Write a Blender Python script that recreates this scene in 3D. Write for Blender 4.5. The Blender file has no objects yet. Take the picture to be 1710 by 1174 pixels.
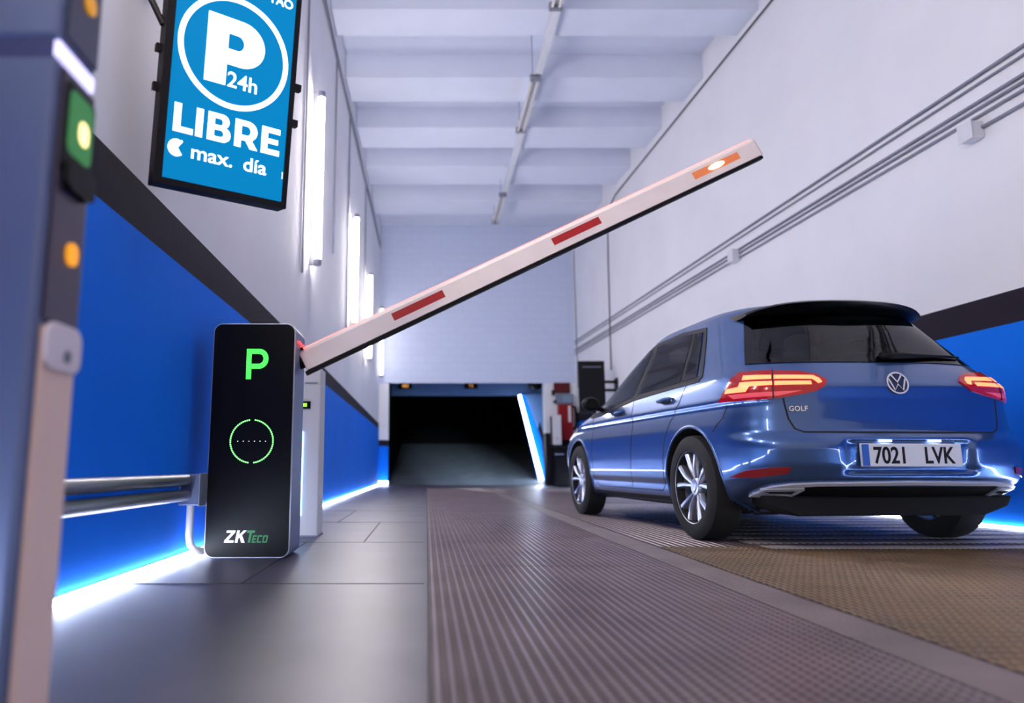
import bpy, bmesh, math, random
from mathutils import Vector, Matrix
from mathutils.bvhtree import BVHTree
random.seed(4)
S = bpy.context.scene
PI = math.pi

# ------------------------------------------------------------------ camera, world, exposure
cd = bpy.data.cameras.new('camera'); cam = bpy.data.objects.new('camera', cd)
S.collection.objects.link(cam); S.camera = cam
cd.sensor_width = 36; cd.lens = 36*1200/1710; cd.shift_x = 143/1710
cam.location = (0, 0, .5); cam.rotation_euler = (PI/2 + math.atan(191/1200), 0, 0)
cd.clip_start = .05; cd.clip_end = 200
cd.dof.use_dof = True; cd.dof.focus_distance = 4.1; cd.dof.aperture_fstop = 1.2
S.view_settings.view_transform = 'Standard'; S.view_settings.look = 'None'
S.view_settings.gamma = 1; S.view_settings.use_curve_mapping = False
S.view_settings.exposure = 0.16
W = bpy.data.worlds.new('street_sky'); S.world = W; W.use_nodes = True
W.node_tree.nodes['Background'].inputs[0].default_value = (.74, .62, .60, 1)
W.node_tree.nodes['Background'].inputs[1].default_value = .8
TUBE = 92.0     # wall tube strength
FOOT = 72.0     # floor strip strength

# ------------------------------------------------------------------ materials
def lin(c): return tuple(((v/255)/12.92 if v/255 < .04045 else ((v/255+.055)/1.055)**2.4) for v in c)
def mat(name, rgb, rough=.5, metal=0, coat=0, emit=None, es=0, noise=0, nscale=8, bump=0, bscale=200, spec=.5):
    m = bpy.data.materials.new(name); m.use_nodes = True
    nt = m.node_tree; b = nt.nodes['Principled BSDF']
    col = (*lin(rgb), 1)
    b.inputs['Base Color'].default_value = col
    b.inputs['Roughness'].default_value = rough; b.inputs['Metallic'].default_value = metal
    b.inputs['Coat Weight'].default_value = coat; b.inputs['Coat Roughness'].default_value = .04
    b.inputs['Specular IOR Level'].default_value = spec
    if emit is not None:
        b.inputs['Emission Color'].default_value = (*lin(emit), 1); b.inputs['Emission Strength'].default_value = es
    tc = nt.nodes.new('ShaderNodeTexCoord')
    if noise:
        n = nt.nodes.new('ShaderNodeTexNoise'); n.inputs['Scale'].default_value = nscale; n.inputs['Detail'].default_value = 5
        nt.links.new(tc.outputs['Object'], n.inputs['Vector'])
        mp = nt.nodes.new('ShaderNodeMapRange'); mp.inputs[1].default_value = .3; mp.inputs[2].default_value = .7
        mp.inputs[3].default_value = 1-noise; mp.inputs[4].default_value = 1+noise
        nt.links.new(n.outputs[0], mp.inputs[0])
        mx = nt.nodes.new('ShaderNodeVectorMath'); mx.operation = 'SCALE'; mx.inputs[0].default_value = col[:3]
        nt.links.new(mp.outputs[0], mx.inputs['Scale']); nt.links.new(mx.outputs[0], b.inputs['Base Color'])
    if bump:
        n2 = nt.nodes.new('ShaderNodeTexNoise'); n2.inputs['Scale'].default_value = bscale
        nt.links.new(tc.outputs['Object'], n2.inputs['Vector'])
        bp = nt.nodes.new('ShaderNodeBump'); bp.inputs['Strength'].default_value = bump; bp.inputs['Distance'].default_value = .002
        nt.links.new(n2.outputs[0], bp.inputs['Height']); nt.links.new(bp.outputs[0], b.inputs['Normal'])
    return m
def brickmat(name, rgb):
    m = mat(name, rgb, .85); nt = m.node_tree; b = nt.nodes['Principled BSDF']
    tc = nt.nodes['Texture Coordinate']; br = nt.nodes.new('ShaderNodeTexBrick')
    mp = nt.nodes.new('ShaderNodeMapping'); mp.inputs['Rotation'].default_value = (PI/2, 0, 0)
    nt.links.new(tc.outputs['Object'], mp.inputs[0]); nt.links.new(mp.outputs[0], br.inputs[0])
    c = lin(rgb); br.inputs['Color1'].default_value = (*c, 1); br.inputs['Color2'].default_value = (*[v*.97 for v in c], 1)
    br.inputs['Mortar'].default_value = (*[v*.9 for v in c], 1)
    br.inputs['Scale'].default_value = 1; br.inputs['Brick Width'].default_value = .4; br.inputs['Row Height'].default_value = .2
    br.inputs['Mortar Size'].default_value = .008
    nt.links.new(br.outputs[0], b.inputs['Base Color'])
    return m
M = dict(
    white=mat('white_wall_paint', (226, 226, 232), .8, noise=.03, nscale=1.2, bump=.25, bscale=60),
    ceil=mat('ceiling_paint', (213, 218, 234), .85, noise=.03, nscale=1.5),
    block=brickmat('white_block_paint', (194, 204, 228)),
    blue=mat('blue_wall_paint', (0, 112, 230), .75, spec=.15, noise=.05, nscale=1.5, bump=.2, bscale=40),
    stripe=mat('charcoal_wall_paint', (28, 23, 36), .7, spec=.15, noise=.06, nscale=3),
    conc=mat('dark_concrete', (80, 76, 88), .42, noise=.16, nscale=2.2, bump=.3, bscale=90),
    ramp=mat('ramp_concrete', (96, 106, 120), .7, noise=.2, nscale=3),
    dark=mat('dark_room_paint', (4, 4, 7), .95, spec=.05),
    plate=mat('steel_plate_base', (16, 13, 16), .6, .1, noise=.2, nscale=4),
    rib=mat('worn_steel_rib', (132, 116, 116), .33, .3, noise=.22, nscale=2.5),
    ybase=mat('ochre_plate_base', (24, 18, 15), .7, 0, noise=.2, nscale=4),
    yrib=mat('ochre_plate_stud', (120, 98, 70), .4, .2, noise=.22, nscale=3),
    tube=mat('white_tube_light', (255, 255, 255), .4, emit=(255, 246, 244), es=TUBE),
    strip=mat('white_led_strip', (255, 255, 255), .4, emit=(228, 238, 255), es=FOOT),
    bar=mat('white_light_bar', (255, 255, 255), .4, emit=(222, 238, 255), es=22),
    tube_far=mat('dimmer_white_tube', (255, 255, 255), .4, emit=(255, 246, 244), es=TUBE*.12),
    housing=mat('light_housing_white', (210, 212, 220), .45),
    galv=mat('galvanised_steel', (150, 152, 160), .35, .8),
    grey=mat('grey_plastic', (120, 126, 146), .5),
    lgrey=mat('light_grey_plastic', (206, 204, 206), .5),
    wire=mat('grey_cable', (120, 122, 138), .5),
    dwire=mat('dark_cable', (60, 62, 76), .5),
    black=mat('black_plastic', (11, 10, 15), .5, spec=.2),
    gloss=mat('black_gloss_panel', (4, 4, 8), .3, spec=.15),
    silver=mat('silver_trim', (176, 178, 188), .3, .85),
    cab=mat('grey_steel_cabinet', (98, 110, 144), .42, .4),
    lensd=mat('clear_lamp_diffuser', (196, 192, 190), .3),
)
def em(name, rgb, s): 
    return mat(name, rgb, .5, emit=rgb, es=s)
M.update(
    green=em('green_display', (60, 235, 70), 1.6), gled=em('green_led', (120, 250, 120), 2.6), wled=em('white_led', (220, 230, 235), 1.2),
    signb=None, white_e=em('white_sign_print', (250, 253, 255), 1.15))

# ------------------------------------------------------------------ mesh building
class MB:
    def __init__(s): s.v = []; s.f = []; s.m = []
    def add(s, vs, fs, mi=0):
        o = len(s.v); s.v += [tuple(v) for v in vs]; s.f += [tuple(i+o for i in f) for f in fs]; s.m += [mi]*len(fs); return s
    def box(s, x0, x1, y0, y1, z0, z1, mi=0, T=None):
        vs = [Vector((x, y, z)) for z in (z0, z1) for y in (y0, y1) for x in (x0, x1)]
        if T: vs = [T @ v for v in vs]
        return s.add(vs, [(0, 2, 3, 1), (4, 5, 7, 6), (0, 1, 5, 4), (2, 6, 7, 3), (0, 4, 6, 2), (1, 3, 7, 5)], mi)
    def prism(s, poly, d0, d1, ax='y', mi=0, T=None):
        n = len(poly)
        def P(a, b, d): return Vector((a, d, b)) if ax == 'y' else (Vector((d, a, b)) if ax == 'x' else Vector((a, b, d)))
        vs = [P(a, b, d0) for a, b in poly] + [P(a, b, d1) for a, b in poly]
        if T: vs = [T @ v for v in vs]
        return s.add(vs, [tuple(range(n)), tuple(range(2*n-1, n-1, -1))] + [(i, i+n, (i+1) % n+n, (i+1) % n) for i in range(n)], mi)
    def tube(s, path, r, n=10, mi=0, cap=True):
        P = [Vector(p) for p in path]; rings = []; up = None
        for i, p in enumerate(P):
            t = ((P[min(i+1, len(P)-1)]-p).normalized() + (p-P[max(i-1, 0)]).normalized()).normalized()
            if up is None: up = t.orthogonal().normalized()
            up = (up - t*up.dot(t)).normalized(); q = t.cross(up)
            rr = r[i] if isinstance(r, (list, tuple)) else r
            rings.append([p + (up*math.cos(2*PI*k/n) + q*math.sin(2*PI*k/n))*rr for k in range(n)])
        vs = [v for g in rings for v in g]; fs = []
        for i in range(len(P)-1):
            for k in range(n): fs.append((i*n+k, i*n+(k+1) % n, (i+1)*n+(k+1) % n, (i+1)*n+k))
        if cap: fs += [tuple(range(n-1, -1, -1)), tuple(range((len(P)-1)*n, len(P)*n))]
        return s.add(vs, fs, mi)
    def lathe(s, prof, n=48, T=None, mi=0, closed=False):   # prof: (x, r) revolved about the x axis
        vs = []; m = len(prof)
        for k in range(n):
            a = 2*PI*k/n
            for x, r in prof: vs.append(Vector((x, r*math.cos(a), r*math.sin(a))))
        if T: vs = [T @ v for v in vs]
        fs = []
        for k in range(n):
            for i in range(m if closed else m-1):
                j = (i+1) % m
                fs.append((k*m+i, ((k+1) % n)*m+i, ((k+1) % n)*m+j, k*m+j))
        return s.add(vs, fs, mi)
    def build(s, name, mats, parent=None, smooth=False, bevel=0, bseg=2, fix=True, auto=None):
        me = bpy.data.meshes.new(name); me.from_pydata(s.v, [], s.f)
        if not isinstance(mats, (list, tuple)): mats = [mats]
        for m in mats: me.materials.append(m)
        for p, mi in zip(me.polygons, s.m): p.material_index = mi
        if fix or bevel:
            bm = bmesh.new(); bm.from_mesh(me)
            if bevel:
                bmesh.ops.remove_doubles(bm, verts=bm.verts, dist=1e-6)
                ed = [e for e in bm.edges if len(e.link_faces) == 2 and e.calc_face_angle(0) > .6]
                bmesh.ops.bevel(bm, geom=ed, offset=bevel, segments=bseg, affect='EDGES', profile=.5, clamp_overlap=True)
            if fix: bmesh.ops.recalc_face_normals(bm, faces=bm.faces)
            bm.to_mesh(me); bm.free()
        if smooth:
            me.shade_smooth()
            if auto is not None: me.set_sharp_from_angle(angle=auto)
        o = bpy.data.objects.new(name, me); S.collection.objects.link(o)
        if parent: o.parent = parent; o.matrix_parent_inverse = parent.matrix_basis.inverted()
        return o
def tag(o, label=None, cat=None, group=None, kind=None):
    if label: o['label'] = label
    if cat: o['category'] = cat
    if group: o['group'] = group
    if kind: o['kind'] = kind
    return o
def thing(name, label, cat, loc=(0, 0, 0), group=None, rz=0):
    o = bpy.data.objects.new(name, None); S.collection.objects.link(o)
    o.location = loc; o.rotation_euler = (0, 0, rz); o.empty_display_size = .1
    return tag(o, label, cat, group)
def struct(mb, name, mats, **k): return tag(mb.build(name, mats, **k), kind='structure')
def rrect(x0, x1, z0, z1, r, n=6):
    out = []
    for cx, cz, a0 in ((x1-r, z1-r, 0), (x0+r, z1-r, PI/2), (x0+r, z0+r, PI), (x1-r, z0+r, 1.5*PI)):
        out += [(cx+r*math.cos(a0+k*PI/2/n), cz+r*math.sin(a0+k*PI/2/n)) for k in range(n+1)]
    return out
def plane_T(o, u, v, n):   # local x,y,z -> u,v,n
    return Matrix(((u[0], v[0], n[0], o[0]), (u[1], v[1], n[1], o[1]), (u[2], v[2], n[2], o[2]), (0, 0, 0, 1)))
def arc(cx, cy, rx, ry, a0, a1, n=16):
    return [(cx+rx*math.cos(math.radians(a0+(a1-a0)*k/n)), cy+ry*math.sin(math.radians(a0+(a1-a0)*k/n))) for k in range(n+1)]
def curve_mesh(cu, name, m, T, parent):
    ob = bpy.data.objects.new('tmp', cu); S.collection.objects.link(ob)
    dg = bpy.context.evaluated_depsgraph_get()
    me = bpy.data.meshes.new_from_object(ob.evaluated_get(dg)); bpy.data.objects.remove(ob)
    me.name = name; me.materials.clear(); me.materials.append(m); me.transform(T)
    o = bpy.data.objects.new(name, me); S.collection.objects.link(o)
    if parent: o.parent = parent; o.matrix_parent_inverse = parent.matrix_basis.inverted()
    return o
def contours(cs, name, m, T, parent, depth=.0015):
    cu = bpy.data.curves.new(name, 'CURVE'); cu.dimensions = '2D'; cu.fill_mode = 'BOTH'; cu.extrude = depth
    for c in cs:
        sp = cu.splines.new('POLY'); sp.points.add(len(c)-1); sp.use_cyclic_u = True
        for p, (x, y) in zip(sp.points, c): p.co = (x, y, 0, 1)
    return curve_mesh(cu, name, m, T, parent)
def text(t, name, m, T, parent, size, off=0, align='LEFT', depth=.0015, shear=0, space=1):
    cu = bpy.data.curves.new(name, 'FONT'); cu.body = t; cu.size = size; cu.offset = off; cu.align_x = align
    cu.extrude = depth; cu.shear = shear; cu.space_character = space
    return curve_mesh(cu, name, m, T, parent)
def shift(cs, dx, dy, sx=1, sy=1, sh=0): return [[(dx+x*sx+y*sy*sh, dy+y*sy) for x, y in c] for c in cs]
# bold capital letters, cap height 1
def G(ch, w=.24):
    if ch == 'L': return [[(0, 0), (.66, 0), (.66, w*.85), (w, w*.85), (w, 1), (0, 1)]], .70
    if ch == 'I': return [[(0, 0), (w, 0), (w, 1), (0, 1)]], w+.12
    if ch == 'E': return [[(0, 0), (.70, 0), (.70, .2), (w, .2), (w, .4), (.63, .4), (.63, .59), (w, .59), (w, .8), (.69, .8), (.69, 1), (0, 1)]], .8
    if ch == 'B': return [[(0, 0), (.5, 0)]+arc(.53, .28, .29, .28, -90, 75)+arc(.50, .74, .25, .26, -40, 90)+[(0, 1)],
                          [(w, .18), (w, .41)]+arc(.48, .295, .08, .115, 90, -90, 8), [(w, .59), (w, .82)]+arc(.44, .705, .08, .115, 90, -90, 8)], .92
    if ch == 'R': return [[(0, 0), (w, 0), (w, .27), (.40, .27), (.58, 0), (.86, 0), (.64, .32)]+arc(.46, .64, .36, .36, -50, 90)+[(0, 1)],
                          [(w, .47), (w, .8)]+arc(.43, .635, .14, .165, 90, -90, 10)], .94
    if ch == 'P': return [[(0, 0), (w, 0), (w, .3)]+arc(.48, .65, .37, .35, -90, 90)+[(0, 1)],
                          [(w, .49), (w, .81)]+arc(.46, .65, .13, .16, 90, -90, 10)], .9
    if ch == 'Z': return [[(0, 0), (.82, 0), (.82, .2), (.32, .2), (.80, .82), (.80, 1), (.04, 1), (.04, .8), (.48, .8), (0, .18)]], .9
    if ch == 'K': return [[(0, 0), (w, 0), (w, .34), (.32, .44), (.58, 0), (.88, 0), (.5, .62), (.86, 1), (.56, 1), (w, .62), (w, 1), (0, 1)]], .92
    if ch == 'T': return [[(.28, 0), (.52, 0), (.52, .8), (.8, .8), (.8, 1), (0, 1), (0, .8), (.28, .8)]], .86
    if ch == 'C': return [[(.1, 0), (.8, 0), (.8, .2), (.24, .2), (.24, .8), (.8, .8), (.8, 1), (.1, 1), (0, .9), (0, .1)]], .92
    if ch == 'O': return [[(.1, 0), (.75, 0), (.85, .1), (.85, .9), (.75, 1), (.1, 1), (0, .9), (0, .1)], [(.24, .2), (.24, .8), (.61, .8), (.61, .2)]], .97
def word(w, x, y, h, sh=0, sx=1, bold=.24):
    out = []
    for ch in w:
        g, adv = G(ch, bold); out += shift(g, x, y, h*sx, h, sh); x += adv*h*sx + .04*h
    return out, x

# ------------------------------------------------------------------ the passage
LX = lambda y: -1.36+.006*y
RX = lambda y: 4.98-.0547*y
Y0, YB, ZS, ZC = -2.5, 18.9, 6.6, 7.0
def wallmesh(name, X, thick, st, sb):
    mb = MB(); t0, t1 = st; b0, b1 = sb
    rows = [(0, 0), (b0, b1), (t0, t1), (ZC, ZC)]
    for i, mi in ((0, 0), (1, 1), (2, 2)):
        a, b = rows[i], rows[i+1]
        q = [(X(Y0), Y0, a[0]), (X(YB), YB, a[1]), (X(YB), YB, b[1]), (X(Y0), Y0, b[0])]
        r = [(x+thick, y, z) for x, y, z in q]
        mb.add(q+r, [(0, 1, 2, 3), (4, 7, 6, 5), (0, 4, 5, 1), (3, 2, 6, 7), (0, 3, 7, 4), (1, 5, 6, 2)], mi)
    return struct(mb, name, [M['blue'], M['stripe'], M['white']])
wallmesh('wall_left', LX, -.2, (1.90, 1.60), (1.625, 1.465))
wallmesh('wall_right', RX, .2, (1.885, 1.885), (1.625, 1.625))
mb = MB(); mb.box(-1.8, 0, Y0, 19.4, -.15, 0); mb.box(0, 5.4, Y0, 19.4, -.15, -.004)
struct(mb, 'floor', [M['conc']])
struct(MB().box(-1.8, 5.6, Y0, 19.2, ZC, ZC+.2), 'ceiling', [M['ceil']])
n = 0
for y0, y1 in ((-1.8, -1.1), (-.05, .65), (1.7, 2.4), (3.5, 4.2), (5.3, 6.0), (7.1, 7.75), (8.87, 9.48), (10.61, 11.37), (12.31, 13.16), (14.04, 15.0), (15.97, 16.9)):
    mb = MB(); p = [(LX(y0), y0), (RX(y0), y0), (RX(y1), y1), (LX(y1), y1)]
    mb.prism(p, ZS, ZC, 'z'); struct(mb, 'ceiling_beam', [M['ceil']])
# back wall above and beside the opening
mb = MB(); mb.box(-1.6, 4.2, YB, YB+.35, 2.74, ZC); mb.box(-1.6, 4.2, YB-.03, YB, 2.66, 2.78); struct(mb, 'wall_back', [M['block'], M['white']])
def jamb(x0, x1, name):
    mb = MB(); mb.box(x0, x1, YB, YB+.35, 0, 1.01, 0); mb.box(x0, x1, YB, YB+.35, 1.01, 1.17, 1); mb.box(x0, x1, YB, YB+.35, 1.17, 2.74, 2)
    return struct(mb, name, [M['blue'], M['stripe'], M['white']])
jamb(-1.6, -1.0, 'wall_back_jamb'); 
mb = MB(); mb.box(3.12, 4.2, YB, YB+.35, 0, 1.35, 1); mb.box(3.12, 4.2, YB, YB+.35, 1.35, 2.74, 2); struct(mb, 'wall_back_pillar', [M['blue'], M['stripe'], M['white']])
# dark room beyond: lintel beam, ramp, walls
mb = MB(); mb.box(-1.3, 4.3, 20.5, 20.8, 2.5, 3.2); struct(mb, 'lintel_beam', [mat('blue_lit_lintel', (92, 126, 178), .8)])  # blue light falling on the lintel is put into its colour
mb = MB(); mb.prism([(19.4, -.02), (19.4, -.2), (31, -.2), (31, 1.45)], -1.3, 4.3, 'x'); struct(mb, 'ramp_floor', [M['ramp']])
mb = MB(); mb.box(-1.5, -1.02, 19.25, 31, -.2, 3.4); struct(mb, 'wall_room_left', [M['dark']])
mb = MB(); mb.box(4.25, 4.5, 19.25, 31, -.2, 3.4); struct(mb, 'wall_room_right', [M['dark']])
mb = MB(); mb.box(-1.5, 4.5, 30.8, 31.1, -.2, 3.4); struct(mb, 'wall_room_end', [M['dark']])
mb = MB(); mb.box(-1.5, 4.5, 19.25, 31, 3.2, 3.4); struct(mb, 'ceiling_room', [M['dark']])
# raking side wall with painted bands
mb = MB()
q0, q1 = (2.60, 2.50), (3.13, .06)
mb.prism([q0, q1, (3.32, .06), (3.24, 1.22), (2.80, 2.50)], 20.36, 20.5, 'y', 0)
mb.prism([(3.24, 1.22), (3.32, .06), (3.62, .06), (3.62, 1.45), (3.32, 1.36), (3.20, 1.75), (3.14, 1.52)], 20.36, 20.5, 'y', 1)
mb.prism([(2.80, 2.50), (3.14, 1.52), (3.20, 1.75), (3.32, 1.36), (3.62, 1.45), (4.2, 1.45), (4.2, 2.50)], 20.36, 20.5, 'y', 2)
struct(mb, 'wall_raking', [M['blue'], M['stripe'], mat('blue_lit_white_paint', (92, 126, 178), .8)])  # upper band is white wall, coloured as the blue light makes it look

# ribbed steel plates: real ribs along the lane, cross ribs between them
def ribs(mb, x0, x1, y0, y1, px, py, wx, wy, h, h2, z=0):
    x = x0+px/2
    while x < x1:
        mb.prism([(x-wx/2, z), (x-wx*.32, z+h), (x+wx*.32, z+h), (x+wx/2, z)], y0, y1, 'y', 1); x += px
    y = y0+py/2
    while y < y1:
        mb.prism([(y-wy/2, z), (y-wy*.3, z+h2), (y+wy*.3, z+h2), (y+wy/2, z)], x0, x1, 'x', 1); y += py
mb = MB(); yy = .9
for y0, y1 in ((.9, 3.72), (3.73, 8.2), (8.21, 12.4), (12.41, 16.4)):
    mb.box(.004, 1.24, y0, y1, -.004, .0, 0); ribs(mb, .01, 1.235, y0, y1, .034, .034, .014, .009, .005, .003)
struct(mb, 'floor_plating', [M['plate'], M['rib']], fix=False)
mb = MB(); mb.box(1.245, 1.44, .9, 16.4, -.004, .001, 0); ribs(mb, 1.25, 1.44, .9, 16.4, .026, .05, .02, .01, .0025, .001, .001)
struct(mb, 'floor_band', [mat('smooth_steel_band', (112, 100, 98), .45, .25, noise=.2, nscale=3), mat('smooth_steel_ridge', (128, 114, 110), .45, .4, noise=.2, nscale=3)], fix=False)
mb = MB(); mb.box(1.445, 5.0, .9, 4.6, -.004, 0, 0); ribs(mb, 1.45, 4.7, .9, 4.6, .032, .06, .012, .024, .005, .0035)
struct(mb, 'floor_ochre_plating', [M['ybase'], M['yrib']], fix=False)
mb = MB(); mb.box(1.445, 4.9, 4.61, 16.4, -.004, 0, 0); ribs(mb, 1.45, 4.62, 4.61, 9, .05, .05, .02, .012, .005, .002); ribs(mb, 1.45, 4.3, 9, 16.4, .05, .1, .022, .012, .005, .002)
struct(mb, 'floor_far_plating', [M['plate'], M['rib']], fix=False)
# pale bars across the lane under the car
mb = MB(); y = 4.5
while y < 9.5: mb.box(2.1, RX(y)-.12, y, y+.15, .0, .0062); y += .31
struct(mb, 'floor_bars', [mat('pale_floor_bar', (196, 190, 186), .6, noise=.15, nscale=6)])
# tile seams on the concrete
mb = MB()
for y in (3.2, 4.9, 6.6, 8.3, 10, 11.7, 13.4, 15.1): mb.box(LX(y)+.02, -.01, y, y+.012, -.002, .0012)
for y, x in ((4.9, -.42), (6.6, -.8), (3.2, -.8)): mb.box(x, x+.01, y, y+1.7, -.002, .0012)
struct(mb, 'trim_floor_seams', [mat('dark_floor_joint', (44, 42, 50), .7)])

# ------------------------------------------------------------------ light strips at the wall feet
def along(X, y0, y1, off, d, z0, z1):
    s = 1 if off > 0 else -1
    return [(X(y0)+off, y0), (X(y0)+off+s*d, y0), (X(y1)+off+s*d, y1), (X(y1)+off, y1)], z0, z1
def foot_strip(X, y0, y1, sgn, label, loc):
    t = thing('led_floor_strip', label, 'light strip', loc)
    p, a, b = along(X, y0, y1, .004*sgn, .012, .003, .024); MB().prism(p, a, b, 'z').build('diffuser', M['strip'], t)
    p, a, b = along(X, y0, y1, .0005*sgn, .0035, .002, .03); MB().prism(p, a, b, 'z').build('channel', M['silver'], t)
    return t
foot_strip(LX, -2.4, 18.7, 1, 'long white light strip at the foot of the blue left wall', (LX(8), 8, 0))
foot_strip(RX, -2.4, 18.5, -1, 'long white light strip at the foot of the blue right wall behind the car', (RX(8), 8, 0))
t = thing('led_floor_strip', 'short white light strip at the foot of the narrow wall end left of the dark opening', 'light strip', (-1.12, 18.8, 0))
MB().box(-1.23, -1.0, 18.80, 18.86, .03, .11).build('diffuser', M['bar'], t); MB().box(-1.24, -.99, 18.862, 18.895, .0, .115).build('channel', M['silver'], t)
t = thing('led_bar', 'slanting white light bar on the raking blue wall inside the dark opening', 'light bar', (3.13, 20.25, .06))
d = Vector((q1[0]-q0[0], 0, q1[1]-q0[1])).normalized(); nn = Vector((d.z, 0, -d.x))
mbw = MB(); p0 = Vector((q0[0], 20.24, q0[1]-.03)); p1 = Vector((q1[0], 20.24, q1[1]+.04))
mbw.tube([p0-nn*.03, p1-nn*.06], [.038, .062], 12); mbw.build('diffuser', M['bar'], t)
mbw = MB(); mbw.tube([p0-nn*.03+Vector((0, .03, 0)), p1-nn*.06+Vector((0, .03, 0))], .035, 8); mbw.build('channel', M['silver'], t)

# ------------------------------------------------------------------ vertical tube lights on the left wall
def tube_light(y, z0, z1, label, m='tube'):
    x = LX(y)
    t = thing('wall_tube_light', label, 'wall light', (x, y, z0), 'vertical tube lights on the left wall')
    MB().box(x, x+.06, y-.03, y+.03, z0, z1).build('housing', M['housing'], t, bevel=.008)
    MB().tube([(x+.095, y, z0+.07), (x+.095, y, z1-.07)], .036, 14).build('tube', M[m], t, smooth=True, auto=.6)
    for za, zb in ((z0, z0+.07), (z1-.07, z1)):
        MB().tube([(x+.095, y, za), (x+.095, y, zb)], .042, 14).build('end_cap', M['grey'], t, smooth=True, auto=.6)
    return t
tube_light(-1.6, 2.72, 4.78, 'vertical white tube light on left wall nearest the street')
tube_light(2.1, 2.66, 4.78, 'vertical white tube light on left wall above the ticket machine')
tube_light(4.3, 2.72, 4.78, 'vertical white tube light on left wall hidden behind the parking sign')
tube_light(7.8, 2.72, 4.80, 'largest vertical white tube light on left wall just right of the parking sign')
tube_light(11.8, 2.80, 4.76, 'vertical white tube light on left wall, second one beyond the parking sign')
tube_light(14.7, 2.64, 4.52, 'vertical white tube light on left wall, third beyond the sign, crossed by the boom')
tube_light(18.3, 2.74, 4.6, 'vertical white tube light in the far left corner beside the back wall', 'tube_far')
def pipe(name, pts, r, m, label, cat, group=None, n=8):
    return tag(MB().tube(pts, r, n).build(name, m, smooth=True, auto=.7), label, cat, group)
for y, z0, lab in ((7.3, 2.5, 'thin vertical conduit just left of the largest wall tube light'), (9.6, 3.4, 'thin vertical conduit between the first two wall tube lights'),
                   (11.3, 2.6, 'thin vertical conduit left of the second wall tube light'), (14.3, 2.5, 'thin vertical conduit left of the third wall tube light')):
    pipe('wall_conduit', [(LX(y)+.014, y, z0), (LX(y)+.014, y, 6.35)], .012, M['wire'], lab, 'conduit', 'vertical conduits on the left wall')
pipe('ceiling_cable', [(LX(y)+.02, y, 6.36+.03*math.sin(y*1.7)) for y in (0, 2, 4, 6, 8, 9.2, 10.4, 11.6, 12.8, 14, 15.2, 16.4, 17.6, 18.6)], .014, M['wire'], 'grey cable running along the top of the left wall', 'cable')
pipe('ceiling_cable', [(LX(y)+.02, y, 6.26) for y in (0, 4, 8, 12, 15, 18.6)], .010, M['wire'], 'thinner lower cable running along the top of the left wall', 'cable')

# ------------------------------------------------------------------ ceiling lights in a row
tag(MB().box(1.70, 1.80, -2, 15.6, 6.50, 6.585).build('ceiling_raceway', M['housing']), 'long white cable raceway fixed under the ceiling beams', 'raceway')
def ceil_light(x, y0, y1, z, label):
    t = thing('ceiling_light', label, 'ceiling light', (x, (y0+y1)/2, z), 'twin tube lights under the ceiling')
    MB().box(x-.05, x+.05, y0, y1, z+.03, z+.09).build('housing', M['housing'], t, bevel=.01)
    for s in (-1, 1): MB().tube([(x+s*.045, y0+.06, z), (x+s*.045, y1-.06, z)], .022, 10).build('tube', M['lensd'], t, smooth=True, auto=.6)
    MB().box(x-.085, x+.085, y0, y0+.07, z-.03, z+.07).build('end_cap', M['galv'], t, bevel=.01)
    MB().box(x-.085, x+.085, y1-.07, y1, z-.03, z+.07).build('end_cap', M['galv'], t, bevel=.01)
    for y in (y0+.12, y1-.12): MB().tube([(x-.03, y, z+.08), (x-.03, y, 6.98)], .006, 6).build('hanger_rod', M['wire'], t)
for y0, y1, lab in ((6.45, 8.30, 'unlit twin tube ceiling light nearest, cut by the top of the picture'), (9.92, 11.68, 'unlit twin tube ceiling light in the middle of the row'), (14.6, 16.4, 'unlit twin tube ceiling light farthest away near the back wall')):
    ceil_light(1.63, y0, y1, 6.2, lab)

# ------------------------------------------------------------------ right wall cables and boxes
def rcable(z, y0, y1, r, lab, m='wire', z1=None):
    z1 = z if z1 is None else z1; ys = [y0+(y1-y0)*k/10 for k in range(11)]
    pipe('wall_cable', [(RX(y)-r-.004, y, z+(z1-z)*k/10) for k, y in enumerate(ys)], r, M[m], lab, 'cable', 'cables along the right wall')
rcable(3.755, -2, 18.8, .015, 'topmost of the long grey cables on the right wall')
rcable(3.685, -2, 18.8, .011, 'second long cable from the top on the right wall, thinner')
rcable(3.53, -2, 18.8, .015, 'third long cable from the top on the right wall, first of the lower bunch')
rcable(3.475, -2, 18.8, .013, 'fourth long cable from the top on the right wall, middle of the lower bunch')
rcable(3.41, -2, 18.8, .013, 'fifth long cable from the top on the right wall, passing above the nearer white box')
rcable(3.30, -2, 5.7, .014, 'lowest short grey cable on the right wall ending at the nearer white box')
def jbox(y, z, s, lab):
    x = RX(y); t = thing('junction_box', lab, 'junction box', (x, y, z))
    MB().box(x-.10, x, y-s/2, y+s/2, z-s/2, z+s/2).build('body', M['housing'], t, bevel=.008)
    MB().box(x-.112, x-.10, y-s/2-.006, y+s/2+.006, z-s/2-.006, z+s/2+.006).build('lid', M['housing'], t, bevel=.004)
jbox(9.9, 3.455, .17, 'small white junction box on right wall where the lower cables meet, farther away')
jbox(5.72, 3.29, .15, 'white junction box on right wall nearer the camera, under the cables')
pts = [(RX(y)-.02, y, 6.53-(y-6)*.018) for y in (-1, 3, 6, 9, 12, 15)] + [(RX(15.6)-.02, 15.6, 6.2), (RX(15.7)-.02, 15.7, 5.0), (RX(15.8)-.02, 15.8, 2.6)]
pipe('wall_wire', pts, .013, M['dwire'], 'dark wire along the top of the right wall dropping to the black panel', 'wire')
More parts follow.
